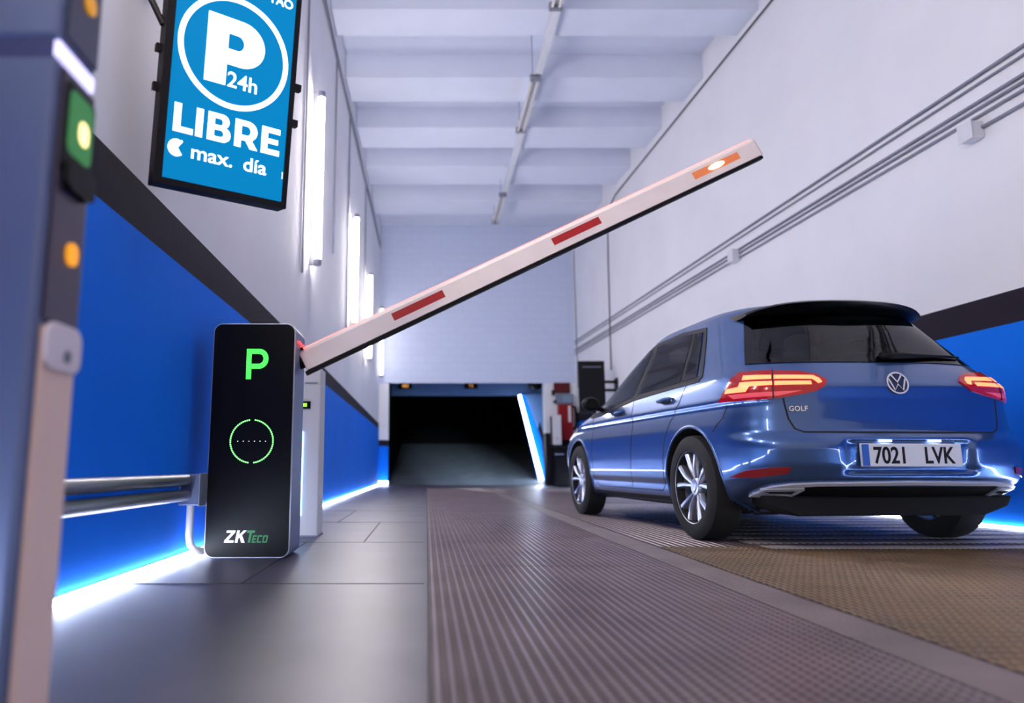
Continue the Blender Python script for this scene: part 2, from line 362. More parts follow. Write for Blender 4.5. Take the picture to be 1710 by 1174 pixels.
pipe('wall_wire', [(RX(18.6)-.02, 18.6, 6.2), (RX(18.6)-.02, 18.6, 2.5)], .012, M['wire'], 'thin grey vertical wire in the far right corner', 'wire')

# ------------------------------------------------------------------ pipes on the left wall behind the barrier cabinet
for z, lab in ((.425, 'upper steel pipe running along the blue wall to the grey box'), (.345, 'lower steel pipe running along the blue wall to the grey box')):
    pipe('steel_pipe', [(LX(y)+.042, y, z) for y in (-2, 1, 3.938)], .031, M['galv'], lab, 'pipe', 'pipes on the blue wall', 14)
x = LX(4.1); t = thing('junction_box', 'grey junction box on the blue wall left of the barrier cabinet', 'junction box', (x, 4.05, .37))
MB().box(x, x+.11, 3.94, 4.12, .29, .455).build('body', M['cab'], t, bevel=.006)
MB().box(x+.11, x+.118, 3.93, 4.13, .285, .46).build('lid', M['grey'], t, bevel=.003)
MB().tube([(x+.05, 4.1, .37), (x+.05, 4.2, .37)], .03, 10).build('gland', M['black'], t, smooth=True, auto=.6)
pipe('bent_conduit', [(x+.05, 4.0, .288), (x+.05, 4.0, .13), (x+.055, 4.01, .08), (x+.075, 4.03, .05), (x+.10, 4.06, .04), (x+.104, 4.072, .038)], .02, M['lgrey'], 'bent white conduit from the grey box down to the barrier cabinet', 'conduit', None, 12)

# ------------------------------------------------------------------ parking sign
BL = Vector((-1.162, 2.9, 1.693)); wv = Vector((.81806, .57502, .01124)); hv = Vector((.06795, -.11604, .99092)); nv = Vector((.57110, -.80987, -.13400))
t = thing('parking_sign', 'blue lit parking sign with white P in a ring, hung on the left wall', 'sign', BL)
TS = plane_T(BL, wv, hv, nv); SH = 1.22
MB().box(0, .607, 0, SH, -.09, -.012, T=TS).build('frame', M['black'], t, bevel=.004)
mb = MB()
for a in ((0, .607, 0, .028), (0, .607, SH-.03, SH), (0, .035, .028, SH-.03), (.583, .607, .028, SH-.03)): mb.box(a[0], a[1], a[2], a[3], -.012, .004, T=TS)
mb.build('rim', M['black'], t, bevel=.002)
M['signb'] = mat('blue_sign_face', (0, 34, 64), .7, spec=.08, emit=(0, 126, 186), es=1.0)
face = MB().box(.035, .583, .028, SH-.03, -.012, -.004, T=TS).build('face', M['signb'], t)
TT = TS @ Matrix.Translation((0, 0, -.003))
cx, cy = .31, .654
contours([arc(cx, cy, .256, .256, 0, 359, 96), arc(cx, cy, .232, .232, 0, 359, 96)], 'ring', M['white_e'], TT, face)
contours([[(.178, .497), (.275, .499), (.275, .597), (.330, .597)]+arc(.335, .7025, .112, .1055, -90, 90, 24)+[(.178, .808)],
          [(.275, .668), (.275, .737), (.318, .737)]+arc(.318, .7025, .030, .0345, 90, -90, 12)], 'letter_p', M['white_e'], TT, face)
text('24h', 'hours_text', M['white_e'], TT @ Matrix.Translation((.281, .499, 0)), face, .098, .0008, space=1.0)
g, xe = word('LIBRE', 0, 0, 1); k = .495/(xe-.04-.06)
g = shift(g, .064, .238, k, .126); contours(g, 'libre_text', M['white_e'], TT, face)
text('max.', 'limit_text', M['white_e'], TT @ Matrix.Translation((.146, .137, 0)) @ Matrix.Scale(1.12, 4, (1, 0, 0)), face, .090, .0010)
text('d\u00eda', 'day_text', M['white_e'], TT @ Matrix.Translation((.385, .137, 0)) @ Matrix.Scale(1.10, 4, (1, 0, 0)), face, .090, .0010)
contours([[(.092, .169), (.112, .198)]+[(.106, .207)]+arc(.085, .168, .036, .038, 60, 300, 20)+[(.112, .140)]], 'arrow_mark', M['white_e'], TT, face)
text('TAO', 'name_text', M['white_e'], TT @ Matrix.Translation((.447, .948, 0)), face, .058, .001)
MB().box(.576, .580, .138, .170, -.0035, -.002, T=TS).build('small_mark', M['white_e'], face)
for u0, u1, v, d0 in ((-.022, 0, .596, -.07), (-.022, 0, .426, -.07), (.607, .64, .589, -.03), (.607, .636, .416, -.03)):
    MB().box(u0, u1, v-.016, v+.016, d0, d0+.03, T=TS).build('mounting_lug', M['black'], t)
a = TS @ Vector((-.0, .70, -.05)); b = TS @ Vector((-.10, .98, -.05)); b = Vector((LX(2.8)+.01, b.y, b.z+.12))
MB().tube([a, b], .014, 8).build('bracket_arm', M['black'], t)
b2 = Vector((LX(3.1)+.005, 3.1, 3.05)); MB().tube([TS @ Vector((.02, SH-.1, -.06)), b2], .016, 8).build('bracket_arm', M['black'], t)
MB().box(LX(2.8), LX(2.8)+.012, 2.6, 3.2, b.z-.06, 3.12).build('wall_plate', M['black'], t)

# ------------------------------------------------------------------ barrier cabinet with raised boom
KX0, KX1, KY0, KY1, KZ = -1.218, -.748, 4.05, 4.36, 1.308
t = thing('parking_barrier', 'black and silver parking barrier cabinet with raised white boom and green P', 'barrier', ((KX0+KX1)/2, 4.2, 0))
barrier = t
MB().prism(rrect(KX0, KX1, 0, KZ, .052, 8), KY0+.012, KY1, 'y').build('cabinet', M['cab'], t, smooth=True, auto=.6)
mbk = MB(); mbk.prism(rrect(KX0, KX1, .002, KZ, .052, 8), KY0, KY0+.012, 'y'); mbk.build('front_trim', M['silver'], t, bevel=.003)
fp = MB().prism(rrect(KX0+.007, KX1-.007, .009, KZ-.007, .046, 8), KY0-.006, KY0, 'y').build('front_panel', M['gloss'], t)
TK = plane_T((0, KY0-.0075, 0), (1, 0, 0), (0, 0, 1), (0, -1, 0))
# P symbol
contours([[(-1.022, .985), (-.994, .985), (-.994, 1.045), (-.950, 1.045)]+arc(-.950, 1.1015, .052, .0565, -90, 90, 18)+[(-1.022, 1.158)],
          [(-.994, 1.073), (-.994, 1.130), (-.952, 1.130)]+arc(-.952, 1.1015, .026, .0285, 90, -90, 12)], 'p_symbol', M['green'], TK, fp, .001)
for k in range(64):
    a = 2*PI*(k+.5)/64
    if abs(math.sin(a)) > .994 and abs(math.cos(a)) < .1: continue
    cxk, czk = -.976+.119*math.cos(a), .636+.119*math.sin(a)
    MB().prism([(cxk+.0045*math.cos(q), czk+.0045*math.sin(q)) for q in [j*PI/3 for j in range(6)]], KY0-.0085, KY0-.006, 'y').build('ring_led', M['gled'], fp)
for k in range(6):
    cxk = -.976+(k-2.5)*.031; MB().prism([(cxk+.0028*math.cos(q), .636+.0028*math.sin(q)) for q in [j*PI/3 for j in range(6)]], KY0-.008, KY0-.006, 'y').build('row_led', M['wled'], fp)
g, xe = word('ZK', -1.107, .085, .066, .18, .95); contours(g, 'logo_white_letters', mat('glowing_white_print', (225, 225, 232), .5, emit=(225, 225, 232), es=.5), TK, fp, .001)  # slight glow added so the printed letters read, no lamp behind them
g, xe2 = word('T', xe-.004, .085, .066, .18, .8); g2, _ = word('ECO', xe2+.002-.014, .085, .040, .18, .78, .2)
contours(g+g2, 'logo_green_letters', mat('glowing_green_print', (40, 110, 62), .5, emit=(40, 120, 66), es=.5), TK, fp, .001)  # green letters carry the same added glow
# boom
A0 = Vector((-.738, 4.246, 1.116)); A1 = Vector((2.225, 4.6, 2.625)); e = (A1-A0).normalized(); LEN = (A1-A0).length
yv = Vector((0, 1, 0)); yv = (yv-e*yv.dot(e)).normalized(); uv_ = e.cross(yv)*-1
if uv_.z < 0: uv_ = -uv_
TB = plane_T(A0, e, uv_, yv)   # local: x along, y up, z away from the viewer
m_boom = mat('white_boom_paint', (244, 230, 224), .4, noise=.04, nscale=6)
hh = .066
def sect(h, d, r=.016): return [(-h+.0, -d), (h-r*1.4, -d), (h, -d+r), (h, d-r), (h-r*1.4, d), (-h, d)]
boom = MB(); prof = sect(hh, .035)
vs = [TB @ Vector((0, a, b)) for a, b in prof] + [TB @ Vector((LEN, a, b)) for a, b in prof]; k = len(prof)
boom.add(vs, [tuple(range(k)), tuple(range(2*k-1, k-1, -1))]+[(i, i+k, (i+1) % k+k, (i+1) % k) for i in range(k)])
bo = boom.build('boom', m_boom, t, bevel=.003)
MB().box(-.015, LEN+.01, -hh-.022, -hh, -.022, .022, T=TB).build('rubber_edge', M['black'], bo, bevel=.004)
MB().box(.02, LEN-.01, hh+.0005, hh+.006, -.010, .010, T=TB).build('glow_strip', em('red_glow_strip', (255, 120, 105), 2.2), bo)
MB().box(-.010, .035, hh-.008, hh+.005, -.037, .037, T=TB).build('end_collar', M['black'], bo)
MB().box(LEN-.004, LEN+.012, -hh+.002, hh-.002, -.034, .034, T=TB).build('tip_cap', mat('cream_cap', (214, 200, 194), .5), bo, bevel=.004)
red = mat('red_reflective_tape', (178, 22, 30), .4)
def at_x(X): return (X-A0.x)/e.x
for a, b in ((-.206, .105), (.80, 1.115)):
    MB().box(at_x(a), at_x(b), -.022, .026, -.0365, -.0335, T=TB).build('reflective_strip', red, bo)
a, b = at_x(1.762), at_x(2.09)
st = MB().box(a, b, -.026, .024, -.0365, -.0335, T=TB).build('amber_strip', mat('amber_lens', (190, 110, 66), .3, emit=(210, 110, 60), es=.5), bo)
contours([arc((a+b)/2+.0, 0, .062, .018, 0, 350, 24)], 'lamp', em('amber_lamp_core', (255, 226, 190), 14), TB @ Matrix.Translation((0, 0, -.0385)), st, .001)
# hub joining boom and cabinet
mb = MB(); mb.tube([(KX1-.02, 4.25, 1.12), (A0.x-.005, 4.25, 1.13)], .055, 20); mb.build('hub', M['black'], t, smooth=True, auto=.6)
MB().box(KX1-.001, KX1+.012, 4.10, 4.34, 1.205, 1.215).build('signal_line', em('red_signal', (230, 60, 60), 2), t)

# ------------------------------------------------------------------ slim white ticket post behind the cabinet
t = thing('ticket_post', 'slim white ticket post standing behind the barrier cabinet on the left', 'ticket post', (-.9, 5.35, 0))
MB().box(-1.05, -.776, 5.25, 5.5, 0, 1.215).build('body', M['lgrey'], t, bevel=.008)
MB().box(-1.0, -.846, 5.240, 5.252, .912, .966).build('display', M['gloss'], t)
MB().box(-.985, -.872, 5.238, 5.241, .926, .952).build('display_text', em('green_text', (150, 230, 60), 1.2), t)
MB().box(-.915, -.893, 5.240, 5.252, .15, .745).build('light_strip', em('blue_white_strip', (150, 205, 255), 5), t)
MB().box(-.89, -.80, 5.244, 5.252, 1.10, 1.106).build('ticket_slot', M['grey'], t)
MB().box(-1.06, -.77, 5.245, 5.51, 0, .012).build('base_plate', M['grey'], t)

# ------------------------------------------------------------------ ticket machine in the foreground
t = thing('ticket_machine', 'tall grey ticket machine close in the left foreground, out of focus', 'ticket machine', (-.88, 1.34, 0))
X1 = -.70
MB().box(-1.12, X1-.004, 1.26, 1.418, 0, 1.272).build('body', M['cab'], t, bevel=.010)
MB().box(-1.12, X1-.004, 1.262, 1.416, 1.312, 1.72).build('head', M['cab'], t, bevel=.010)
MB().box(-1.11, X1-.012, 1.268, 1.41, 1.268, 1.316).build('neck', mat('deep_blue_neck', (44, 54, 104), .5), t)
MB().box(X1-.012, X1-.002, 1.266, 1.412, 1.276, 1.306).build('light_strip', em('violet_white_strip', (214, 208, 255), 1.2), t)
sp = MB().box(X1-.006, X1+.003, 1.285, 1.412, .765, 1.262).build('side_panel', mat('smoked_panel', (64, 56, 78), .35), t, bevel=.004)
MB().box(X1-.006, X1+.003, 1.285, 1.412, 1.325, 1.70).build('side_panel', mat('smoked_head_panel', (62, 66, 92), .35), t, bevel=.004)
MB().prism(rrect(1.29, 1.410, 1.05, 1.245, .02), X1+.003, X1+.006, 'x').build('display', M['black'], t)
MB().prism(rrect(1.305, 1.402, 1.10, 1.232, .02), X1+.006, X1+.008, 'x').build('display_screen', em('green_screen', (50, 130, 62), .42), t)
MB().prism(rrect(1.345, 1.385, 1.135, 1.185, .018), X1+.008, X1+.009, 'x').build('display_icon', em('yellow_icon', (250, 225, 150), 1.6), t)
MB().prism(rrect(1.30, 1.408, 1.025, 1.085, .02), X1+.003, X1+.02, 'x').build('ticket_mouth', M['black'], t)
MB().prism(rrect(1.34, 1.378, .885, .93, .018), X1+.003, X1+.010, 'x').build('call_button', em('amber_button', (230, 150, 30), .9), t)
MB().prism(rrect(1.335, 1.375, 1.42, 1.46, .018), X1+.003, X1+.010, 'x').build('status_lamp', em('amber_status', (200, 140, 40), .7), t)
beige = mat('beige_plastic_panel', (238, 206, 192), .55)
MB().box(X1-.006, X1+.003, 1.285, 1.412, .02, .755).build('lower_panel', beige, t, bevel=.004)
MB().prism(rrect(1.283, 1.414, .675, .765, .03), X1+.003, X1+.014, 'x').build('card_reader', mat('pale_reader', (228, 216, 222), .45), t, bevel=.003)
MB().prism([(1.355+.012*math.cos(q), .705+.012*math.sin(q)) for q in [j*PI/8 for j in range(16)]], X1+.014, X1+.018, 'x').build('lock', M['grey'], t)
MB().box(-1.13, X1+.004, 1.255, 1.425, 0, .015).build('base_plate', M['grey'], t)

# ------------------------------------------------------------------ things around the far opening
t = thing('hanging_panel', 'black rectangular panel on a bracket from the right wall beyond the car', 'panel', (3.59, 15.5, 1.62))
MB().box(3.302, 3.871, 15.47, 15.56, 1.621, 2.756).build('board', M['black'], t, bevel=.01)
MB().box(3.39, 3.79, 15.464, 15.47, 2.615, 2.632).build('edge_line', M['grey'], t)
xw = RX(15.55)
for z in (2.30, 2.12): MB().box(3.871, xw, 15.5, 15.54, z-.03, z+.03).build('bracket', M['black'], t)
MB().box(xw-.02, xw, 15.4, 15.64, 2.02, 2.38).build('wall_plate', M['black'], t)
t = thing('height_sign', 'small black display with amber figures on the lintel, left of two', 'sign', (-.6, 20.5, 2.75))
def disp(x, tx, t):
    MB().box(x-.19, x+.19, 20.43, 20.5, 2.68, 2.84).build('case', M['black'], t, bevel=.005)
    text(tx, 'figures', em('amber_figures', (225, 150, 70), .9), plane_T((x, 20.427, 2.715), (1, 0, 0), (0, 0, 1), (0, -1, 0)), t, .13, .003, 'CENTER')
disp(-.6, '483', t)
t = thing('height_sign', 'small black display with amber figures on the lintel, right of two', 'sign', (1.28, 20.5, 2.75)); disp(1.28, '61', t)
t = thing('dome_camera', 'black dome hanging at the right end of the lintel', 'camera', (3.08, 20.2, 2.84))
MB().lathe([(0, .2), (.03, .2), (.08, .19), (.16, .15), (.21, .09), (.23, .0)], 28, plane_T((3.08, 20.24, 2.83), (0, 0, -1), (1, 0, 0), (0, -1, 0))).build('dome', M['gloss'], t, smooth=True)
MB().box(2.88, 3.28, 20.2, 20.5, 2.83, 2.87).build('mount', M['black'], t)
rd = mat('red_cabinet_paint', (128, 10, 16), .5, spec=.2); rd2 = mat('dark_red_paint', (84, 20, 26), .5, spec=.2)
t = thing('alarm_panel', 'dark red panel high on the white pillar right of the opening', 'panel', (3.55, 18.87, 2.4))
MB().box(3.36, 3.78, 18.80, 18.9, 2.40, 2.66).build('box', rd2, t, bevel=.01); MB().box(3.30, 3.37, 18.78, 18.88, 2.33, 2.47).build('sounder', M['black'], t, bevel=.01)
t = thing('control_box', 'grey control box between the two red boxes on the white pillar', 'control box', (3.6, 18.85, 2.1))
MB().box(3.40, 3.84, 18.72, 18.9, 2.09, 2.37).build('box', mat('blue_grey_box', (96, 108, 126), .5), t, bevel=.01)
MB().box(3.56, 3.80, 18.71, 18.72, 2.14, 2.33).build('cover', mat('pale_blue_cover', (110, 130, 152), .5), t, bevel=.003); MB().box(3.34, 3.40, 18.76, 18.86, 2.12, 2.2).build('gland', M['black'], t)
t = thing('hose_cabinet', 'bright red fire cabinet on the pillar right of the opening', 'fire cabinet', (3.6, 18.8, 1.15))
MB().box(3.44, 3.80, 18.66, 18.9, 1.16, 2.08).build('cabinet', rd, t, bevel=.015)
MB().box(3.68, 3.75, 18.645, 18.66, 1.62, 2.04).build('window', M['lgrey'], t)
MB().tube([(3.80, 18.7, 2.04), (3.87, 18.7, 2.0), (3.89, 18.7, 1.8), (3.88, 18.7, 1.55), (3.83, 18.7, 1.42)], .035, 10).build('hose', M['black'], t, smooth=True)
t = thing('wall_unit', 'slim white box standing out in front of the red fire cabinet', 'box', (3.34, 18.5, 1.0))
MB().box(3.225, 3.45, 18.45, 18.64, 1.03, 1.79).build('case', M['lgrey'], t, bevel=.01)
MB().box(3.19, 3.222, 18.47, 18.64, 1.03, 1.76).build('back_plate', M['black'], t); MB().box(3.33, 3.36, 18.44, 18.45, 1.17, 1.2).build('lock', M['black'], t)
MB().box(3.28, 3.40, 18.64, 18.9, 1.3, 1.5).build('bracket', M['grey'], t)
t = thing('bin', 'black pedestal bin standing below the white box by the pillar', 'bin', (3.5, 18.5, 0))
MB().box(3.24, 3.78, 18.3, 18.8, 0, .93).build('body', M['gloss'], t, bevel=.02)
MB().box(3.23, 3.79, 18.29, 18.81, .935, 1.0).build('lid', M['black'], t, bevel=.02); MB().box(3.22, 3.46, 18.282, 18.295, .78, .80).build('chrome_edge', M['silver'], t)
#CAR#
# ------------------------------------------------------------------ the car (own axes: x right, y forward from the rear bumper, z up)
SX, SY, SZ = 1.08, 1.04, 1.10
def interp(tab, z):
    if z <= tab[0][0]: return tab[0][1]
    for (a, va), (b, vb) in zip(tab, tab[1:]):
        if z <= b:
            f = (z-a)/(b-a); return va+(vb-va)*f
    return tab[-1][1]
TW = [(.19, .78), (.22, .84), (.26, .862), (.30, .866), (.345, .868), (.36, .880), (.42, .887), (.50, .892), (.60, .893), (.68, .889), (.76, .878), (.795, .872), (.815, .880), (.83, .884), (.86, .877), (.92, .862), (.97, .846), (.99, .836), (1.05, .803), (1.15, .750), (1.25, .695), (1.34, .650), (1.39, .618), (1.42, .585), (1.44, .53), (1.452, .42), (1.456, .25)]
TR = [(.19, .40), (.25, .30), (.30, .17), (.34, .07), (.38, .03), (.46, .008), (.56, .0), (.59, .006), (.615, .03), (.635, .055), (.70, .066), (.82, .072), (.895, .066), (.91, .080), (.96, .124), (1.01, .172), (1.035, .198), (1.10, .252), (1.20, .338), (1.30, .432), (1.36, .495), (1.39, .535), (1.42, .60), (1.44, .74), (1.452, 1.0), (1.456, 1.3)]
TF = [(.19, 3.95), (.25, 4.08), (.35, 4.21), (.50, 4.26), (.60, 4.25), (.68, 4.20), (.74, 4.10), (.80, 3.93), (.86, 3.66), (.92, 3.36), (.955, 3.18), (.98, 3.10), (1.05, 2.96), (1.15, 2.78), (1.25, 2.58), (1.34, 2.36), (1.39, 2.26), (1.42, 2.17), (1.44, 2.08), (1.452, 1.95), (1.456, 1.75)]
AX_R, AX_F, RT = .89, 3.51, .355      # axle positions and tyre radius, metres
AZ, AR = .355, .405
def outline(z):
    w, yr, yf = interp(TW, z), interp(TR, z), interp(TF, z)
    g = min(1, max(0, (z-.93)/.4))
    Lr = min(.46+.12*g, (yf-yr)*.45); Lf = min(.62-.1*g, (yf-yr)*.45); nr = 3.3-.3*g; nf = 2.7
    pts = []
    NR, NS, NF = 56, 96, 34
    def tp(y):
        q = (y-2.1)/2.1; b = 1-.03*q*q
        if q < 0: b -= (.012+.05*g)*q*q
        return b
    for k in range(NR):
        th = PI/2*k/NR
        x = math.sin(th)**(2/nr); y = yr+Lr*(1-math.cos(th)**(2/nr))
        pts.append((w*x*tp(y), y))
    for k in range(NS):
        y = yr+Lr+(yf-Lf-yr-Lr)*k/NS; pts.append((w*tp(y), y))
    for k in range(NF+1):
        th = PI/2*(1-k/NF)
        x = math.sin(max(th, 0))**(2/nf); y = yf-Lf*(1-math.cos(th)**(2/nf))
        pts.append((w*x*tp(y), y))
    return pts
def smooth01(a, b, v):
    t = min(1, max(0, (v-a)/(b-a))); return t*t*(3-2*t)
zs = []
z = .19
while z < 1.456:
    zs.append(z); z += .0125 if z < 1.36 else (.006 if z < 1.43 else .0028)
zs.append(1.456)
rows = []
for z in zs:
    # small smoothing of the tables, creases kept by the short window
    half = [((sum(p[0] for p in c)/3), sum(p[1] for p in c)/3) for c in zip(outline(max(.19, z-.006)), outline(z), outline(min(1.456, z+.006)))]
    row = []
    for x, y in half:
        if y < 1.0 and z < .62:          # number plate recess
            k = smooth01(.40, .335, x)*smooth01(.405, .43, z)*smooth01(.60, .58, z)
            y += .030*k
        row.append((x*SX, y*SY, z*SZ + .05*smooth01(1.0, 1.5, z)))
    full = row + [(-x, y, z2) for x, y, z2 in row[-2:0:-1]]
    rows.append(full)
nU = len(rows[0]); bv = [Vector(p) for r in rows for p in r]; bf = []
for i in range(len(rows)-1):
    for k in range(nU): bf.append((i*nU+k, i*nU+(k+1) % nU, (i+1)*nU+(k+1) % nU, (i+1)*nU+k))
bf.append(tuple(range((len(rows)-1)*nU, len(rows)*nU)))
solid_bvh = BVHTree.FromPolygons(bv, bf)
# wheel openings
def inside(v):
    if abs(v.x) < .5 or v.z > .80: return None
    for ay in (AX_R, AX_F):
        if math.hypot(v.y-ay, v.z-AZ) < AR: return ay
ins = [inside(v) for v in bv]
bf2 = [f for f in bf if not all(ins[i] is not None for i in f)]
for i, v in enumerate(bv):
    if ins[i] is not None:
        dy, dz = v.y-ins[i], v.z-AZ; L = math.hypot(dy, dz) or 1e-6
        v.y = ins[i]+dy/L*AR; v.z = AZ+dz/L*AR
CAR_POS, CAR_YAW = (2.858, 4.256, 0), math.radians(5.0)
car = thing('hatchback_car', 'metallic blue hatchback car seen from behind, brake lights on, leaving under the boom', 'car')
M['paint'] = mat('metallic_blue_paint', (64, 98, 152), .28, .8, coat=1.0)
def glassmat(name, tint):
    m = bpy.data.materials.new(name); m.use_nodes = True; nt = m.node_tree; nt.nodes.clear()
    o = nt.nodes.new('ShaderNodeOutputMaterial'); mx = nt.nodes.new('ShaderNodeMixShader'); t = nt.nodes.new('ShaderNodeBsdfTransparent')
    g = nt.nodes.new('ShaderNodeBsdfGlossy'); g.inputs['Roughness'].default_value = .03; f = nt.nodes.new('ShaderNodeFresnel'); f.inputs[0].default_value = 1.6
    t.inputs[0].default_value = (*tint, 1)
    nt.links.new(f.outputs[0], mx.inputs[0]); nt.links.new(t.outputs[0], mx.inputs[1]); nt.links.new(g.outputs[0], mx.inputs[2]); nt.links.new(mx.outputs[0], o.inputs[0])
    return m
M['glass'] = mat('mirror_glass_dark', (10, 11, 17), .05)
M['privacy'] = glassmat('tinted_rear_glass', (.20, .20, .25)); M['clear'] = glassmat('clear_side_glass', (.66, .72, .72)); M['mid'] = glassmat('tinted_side_glass', (.45, .47, .52))
def in_poly(p, poly):
    x, y = p; c_ = False; j = len(poly)-1
    for i in range(len(poly)):
        if (poly[i][1] > y) != (poly[j][1] > y) and x < (poly[j][0]-poly[i][0])*(y-poly[i][1])/(poly[j][1]-poly[i][1])+poly[i][0]: c_ = not c_
        j = i
    return c_
P_RW = [(-.72, 1.175), (.72, 1.175), (.57, 1.50), (-.57, 1.50)]
P_WS = [(-.58, 1.12), (.58, 1.12), (.46, 1.47), (-.46, 1.47)]
P_SIDE = ([(.90, 1.128), (1.07, 1.124), (1.19, 1.475), (1.105, 1.465)], [(1.14, 1.122), (1.90, 1.104), (1.88, 1.485), (1.45, 1.498), (1.27, 1.48)],
          [(2.02, 1.10), (2.66, 1.035), (2.88, 1.02), (2.95, 1.035), (2.70, 1.175), (2.44, 1.305), (2.19, 1.42), (2.0, 1.478)])
def glazed(f):
    c_ = sum((bv[i] for i in f), Vector())/len(f)
    if c_.z < 1.0 or c_.z > 1.52: return False
    if c_.y < .9 and in_poly((c_.x, c_.z), P_RW): return True
    if c_.y > 2.2 and abs(c_.x) < .62 and in_poly((c_.x, c_.z), P_WS): return True
    return abs(c_.x) > .55 and any(in_poly((c_.y, c_.z), q_) for q_ in P_SIDE)
bf2 = [f for f in bf2 if not glazed(f)]
M['rubber'] = mat('tyre_rubber', (18, 18, 20), .8, bump=.3, bscale=120)
M['alloy'] = mat('alloy_silver', (190, 194, 206), .28, .85)
M['well'] = mat('wheel_well_black', (8, 8, 10), .9)
M['satin'] = mat('satin_silver', (214, 216, 224), .35, .35)
M['chrome'] = mat('chrome', (222, 222, 228), .12, 1.0)
M['seam'] = mat('panel_seam_black', (10, 14, 26), .7)
M['redlens'] = mat('red_lamp_lens', (120, 4, 10), .12, coat=.5, emit=(200, 10, 18), es=.3)
M['bar'] = mat('lit_lamp_bar', (255, 150, 110), .3, emit=(255, 104, 60), es=3.0)
M['pinklens'] = mat('pink_lamp_lens', (205, 84, 92), .2, coat=1, emit=(220, 60, 76), es=.45)
M['redrefl'] = mat('red_reflector', (130, 14, 24), .15, coat=1)
me = bpy.data.meshes.new('body'); me.from_pydata([tuple(v) for v in bv], [], bf2)
bm = bmesh.new(); bm.from_mesh(me); bmesh.ops.recalc_face_normals(bm, faces=bm.faces)
loose = [v for v in bm.verts if not v.link_faces]; bmesh.ops.delete(bm, geom=loose, context='VERTS'); bm.to_mesh(me); bm.free()
me.materials.append(M['paint']); me.shade_smooth()
body = bpy.data.objects.new('body', me); S.collection.objects.link(body); body.parent = car

def patch(name, poly, ang, m, parent, off=.004, th=.004, grid=.025, mirror=False, smooth=True, tilt=0):
    """cover a piece of the body: poly holds (u, z); ang is the heading the piece is looked at along (0 = from behind)"""
    cu, su = math.cos(ang), math.sin(ang)                       # u axis = (cos, -sin), look axis = (sin, cos)
    b = bmesh.new(); vs = [b.verts.new((u, z, 0)) for u, z in poly]; b.faces.new(vs)
    bmesh.ops.triangulate(b, faces=b.faces)
    us = [p[0] for p in poly]; zz = [p[1] for p in poly]
    for lo, hi, ax in ((min(us), max(us), 0), (min(zz), max(zz), 1)):
        k = math.floor(lo/grid)+1
        while k*grid < hi:
            co = [0, 0, 0]; no = [0, 0, 0]; co[ax] = k*grid; no[ax] = 1
            bmesh.ops.bisect_plane(b, geom=b.verts[:]+b.edges[:]+b.faces[:], plane_co=co, plane_no=no, dist=1e-5); k += 1
    for v in b.verts:
        u, z = v.co.x, v.co.y
        base = Vector((u*cu, -u*su, z)); look = Vector((su, cu, 0))
        h = solid_bvh.ray_cast(base-look*6, look)
        if h[0] is None:
            h = solid_bvh.find_nearest(base-look*1.0)
            nrm = (base-look-h[0]).normalized(); v.co = h[0]+nrm*off
        else:
            nrm = h[1] if h[1].dot(look) < 0 else -h[1]; v.co = h[0]+nrm*off
    # skirt down towards the body
    edges = [e for e in b.edges if len(e.link_faces) == 1]
    r = bmesh.ops.extrude_edge_only(b, edges=edges); nv = [g for g in r['geom'] if isinstance(g, bmesh.types.BMVert)]
    for v in nv:
        h = solid_bvh.find_nearest(v.co); v.co = h[0]-(v.co-h[0]).normalized()*.002
    if mirror:
        for v in b.verts: v.co.x = -v.co.x
    bmesh.ops.recalc_face_normals(b, faces=b.faces)
    me = bpy.data.meshes.new(name); b.to_mesh(me); b.free(); me.materials.append(m)
    if smooth: me.shade_smooth(); me.set_sharp_from_angle(angle=.7)
    o = bpy.data.objects.new(name, me); S.collection.objects.link(o); o.parent = parent
    return o
def ribbon(pts, w):
    P = [Vector(p).to_3d() for p in pts]; L = []; R_ = []
    for i, p in enumerate(P):
        t = (P[min(i+1, len(P)-1)]-P[max(i-1, 0)]).normalized(); nn = Vector((-t.y, t.x, 0))
        L.append(p+nn*w/2); R_.append(p-nn*w/2)
    return [(p.x, p.y) for p in L+R_[::-1]]
SIDE = PI/2          # looking along +x from the left: u axis = (0,-1) -> u = -y
def sidep(pts): return [(-y, z) for y, z in pts]
def uz(pts, ang): return [(x*math.cos(ang)-y*math.sin(ang), z) for x, y, z in pts]
def both(name, poly, ang, m, parent=car, **k):
    return patch(name, poly, ang, m, parent, **k), patch(name, poly, ang, m, parent, mirror=True, **k)
# glass
patch('rear_window', [(-.775, 1.142), (-.60, 1.137), (-.25, 1.140), (.25, 1.140), (.60, 1.137), (.775, 1.142), (.60, 1.50), (.40, 1.555), (-.40, 1.555), (-.60, 1.50)], 0, M['privacy'], car, off=.005)
patch('rear_window_border', [(-.775, 1.143), (-.715, 1.143), (-.57, 1.50), (-.60, 1.50)], 0, M['black'], car, off=.003); patch('rear_window_border', [(.775, 1.143), (.715, 1.143), (.57, 1.50), (.60, 1.50)], 0, M['black'], car, off=.003)
patch('rear_window_border', [(-.72, 1.143), (.72, 1.143), (.70, 1.178), (-.70, 1.178)], 0, M['black'], car, off=.003)
dlo = [(.80, 1.098), (1.25, 1.090), (1.955, 1.070), (2.70, .998), (3.02, .985), (3.10, 1.0), (2.80, 1.18), (2.50, 1.335), (2.22, 1.455), (1.95, 1.520), (1.46, 1.530), (1.06, 1.498)]
both('window_surround', ribbon(sidep([dlo[0]]+dlo[1:6]), .046), SIDE, M['seam'], off=.004)
both('window_surround', ribbon(sidep(dlo[5:]+[dlo[0]]), .038), SIDE, M['seam'], off=.0045)
both('window_pillar', ribbon(sidep([(1.96, 1.07), (1.94, 1.52)]), .12), SIDE, M['seam'], off=.004)
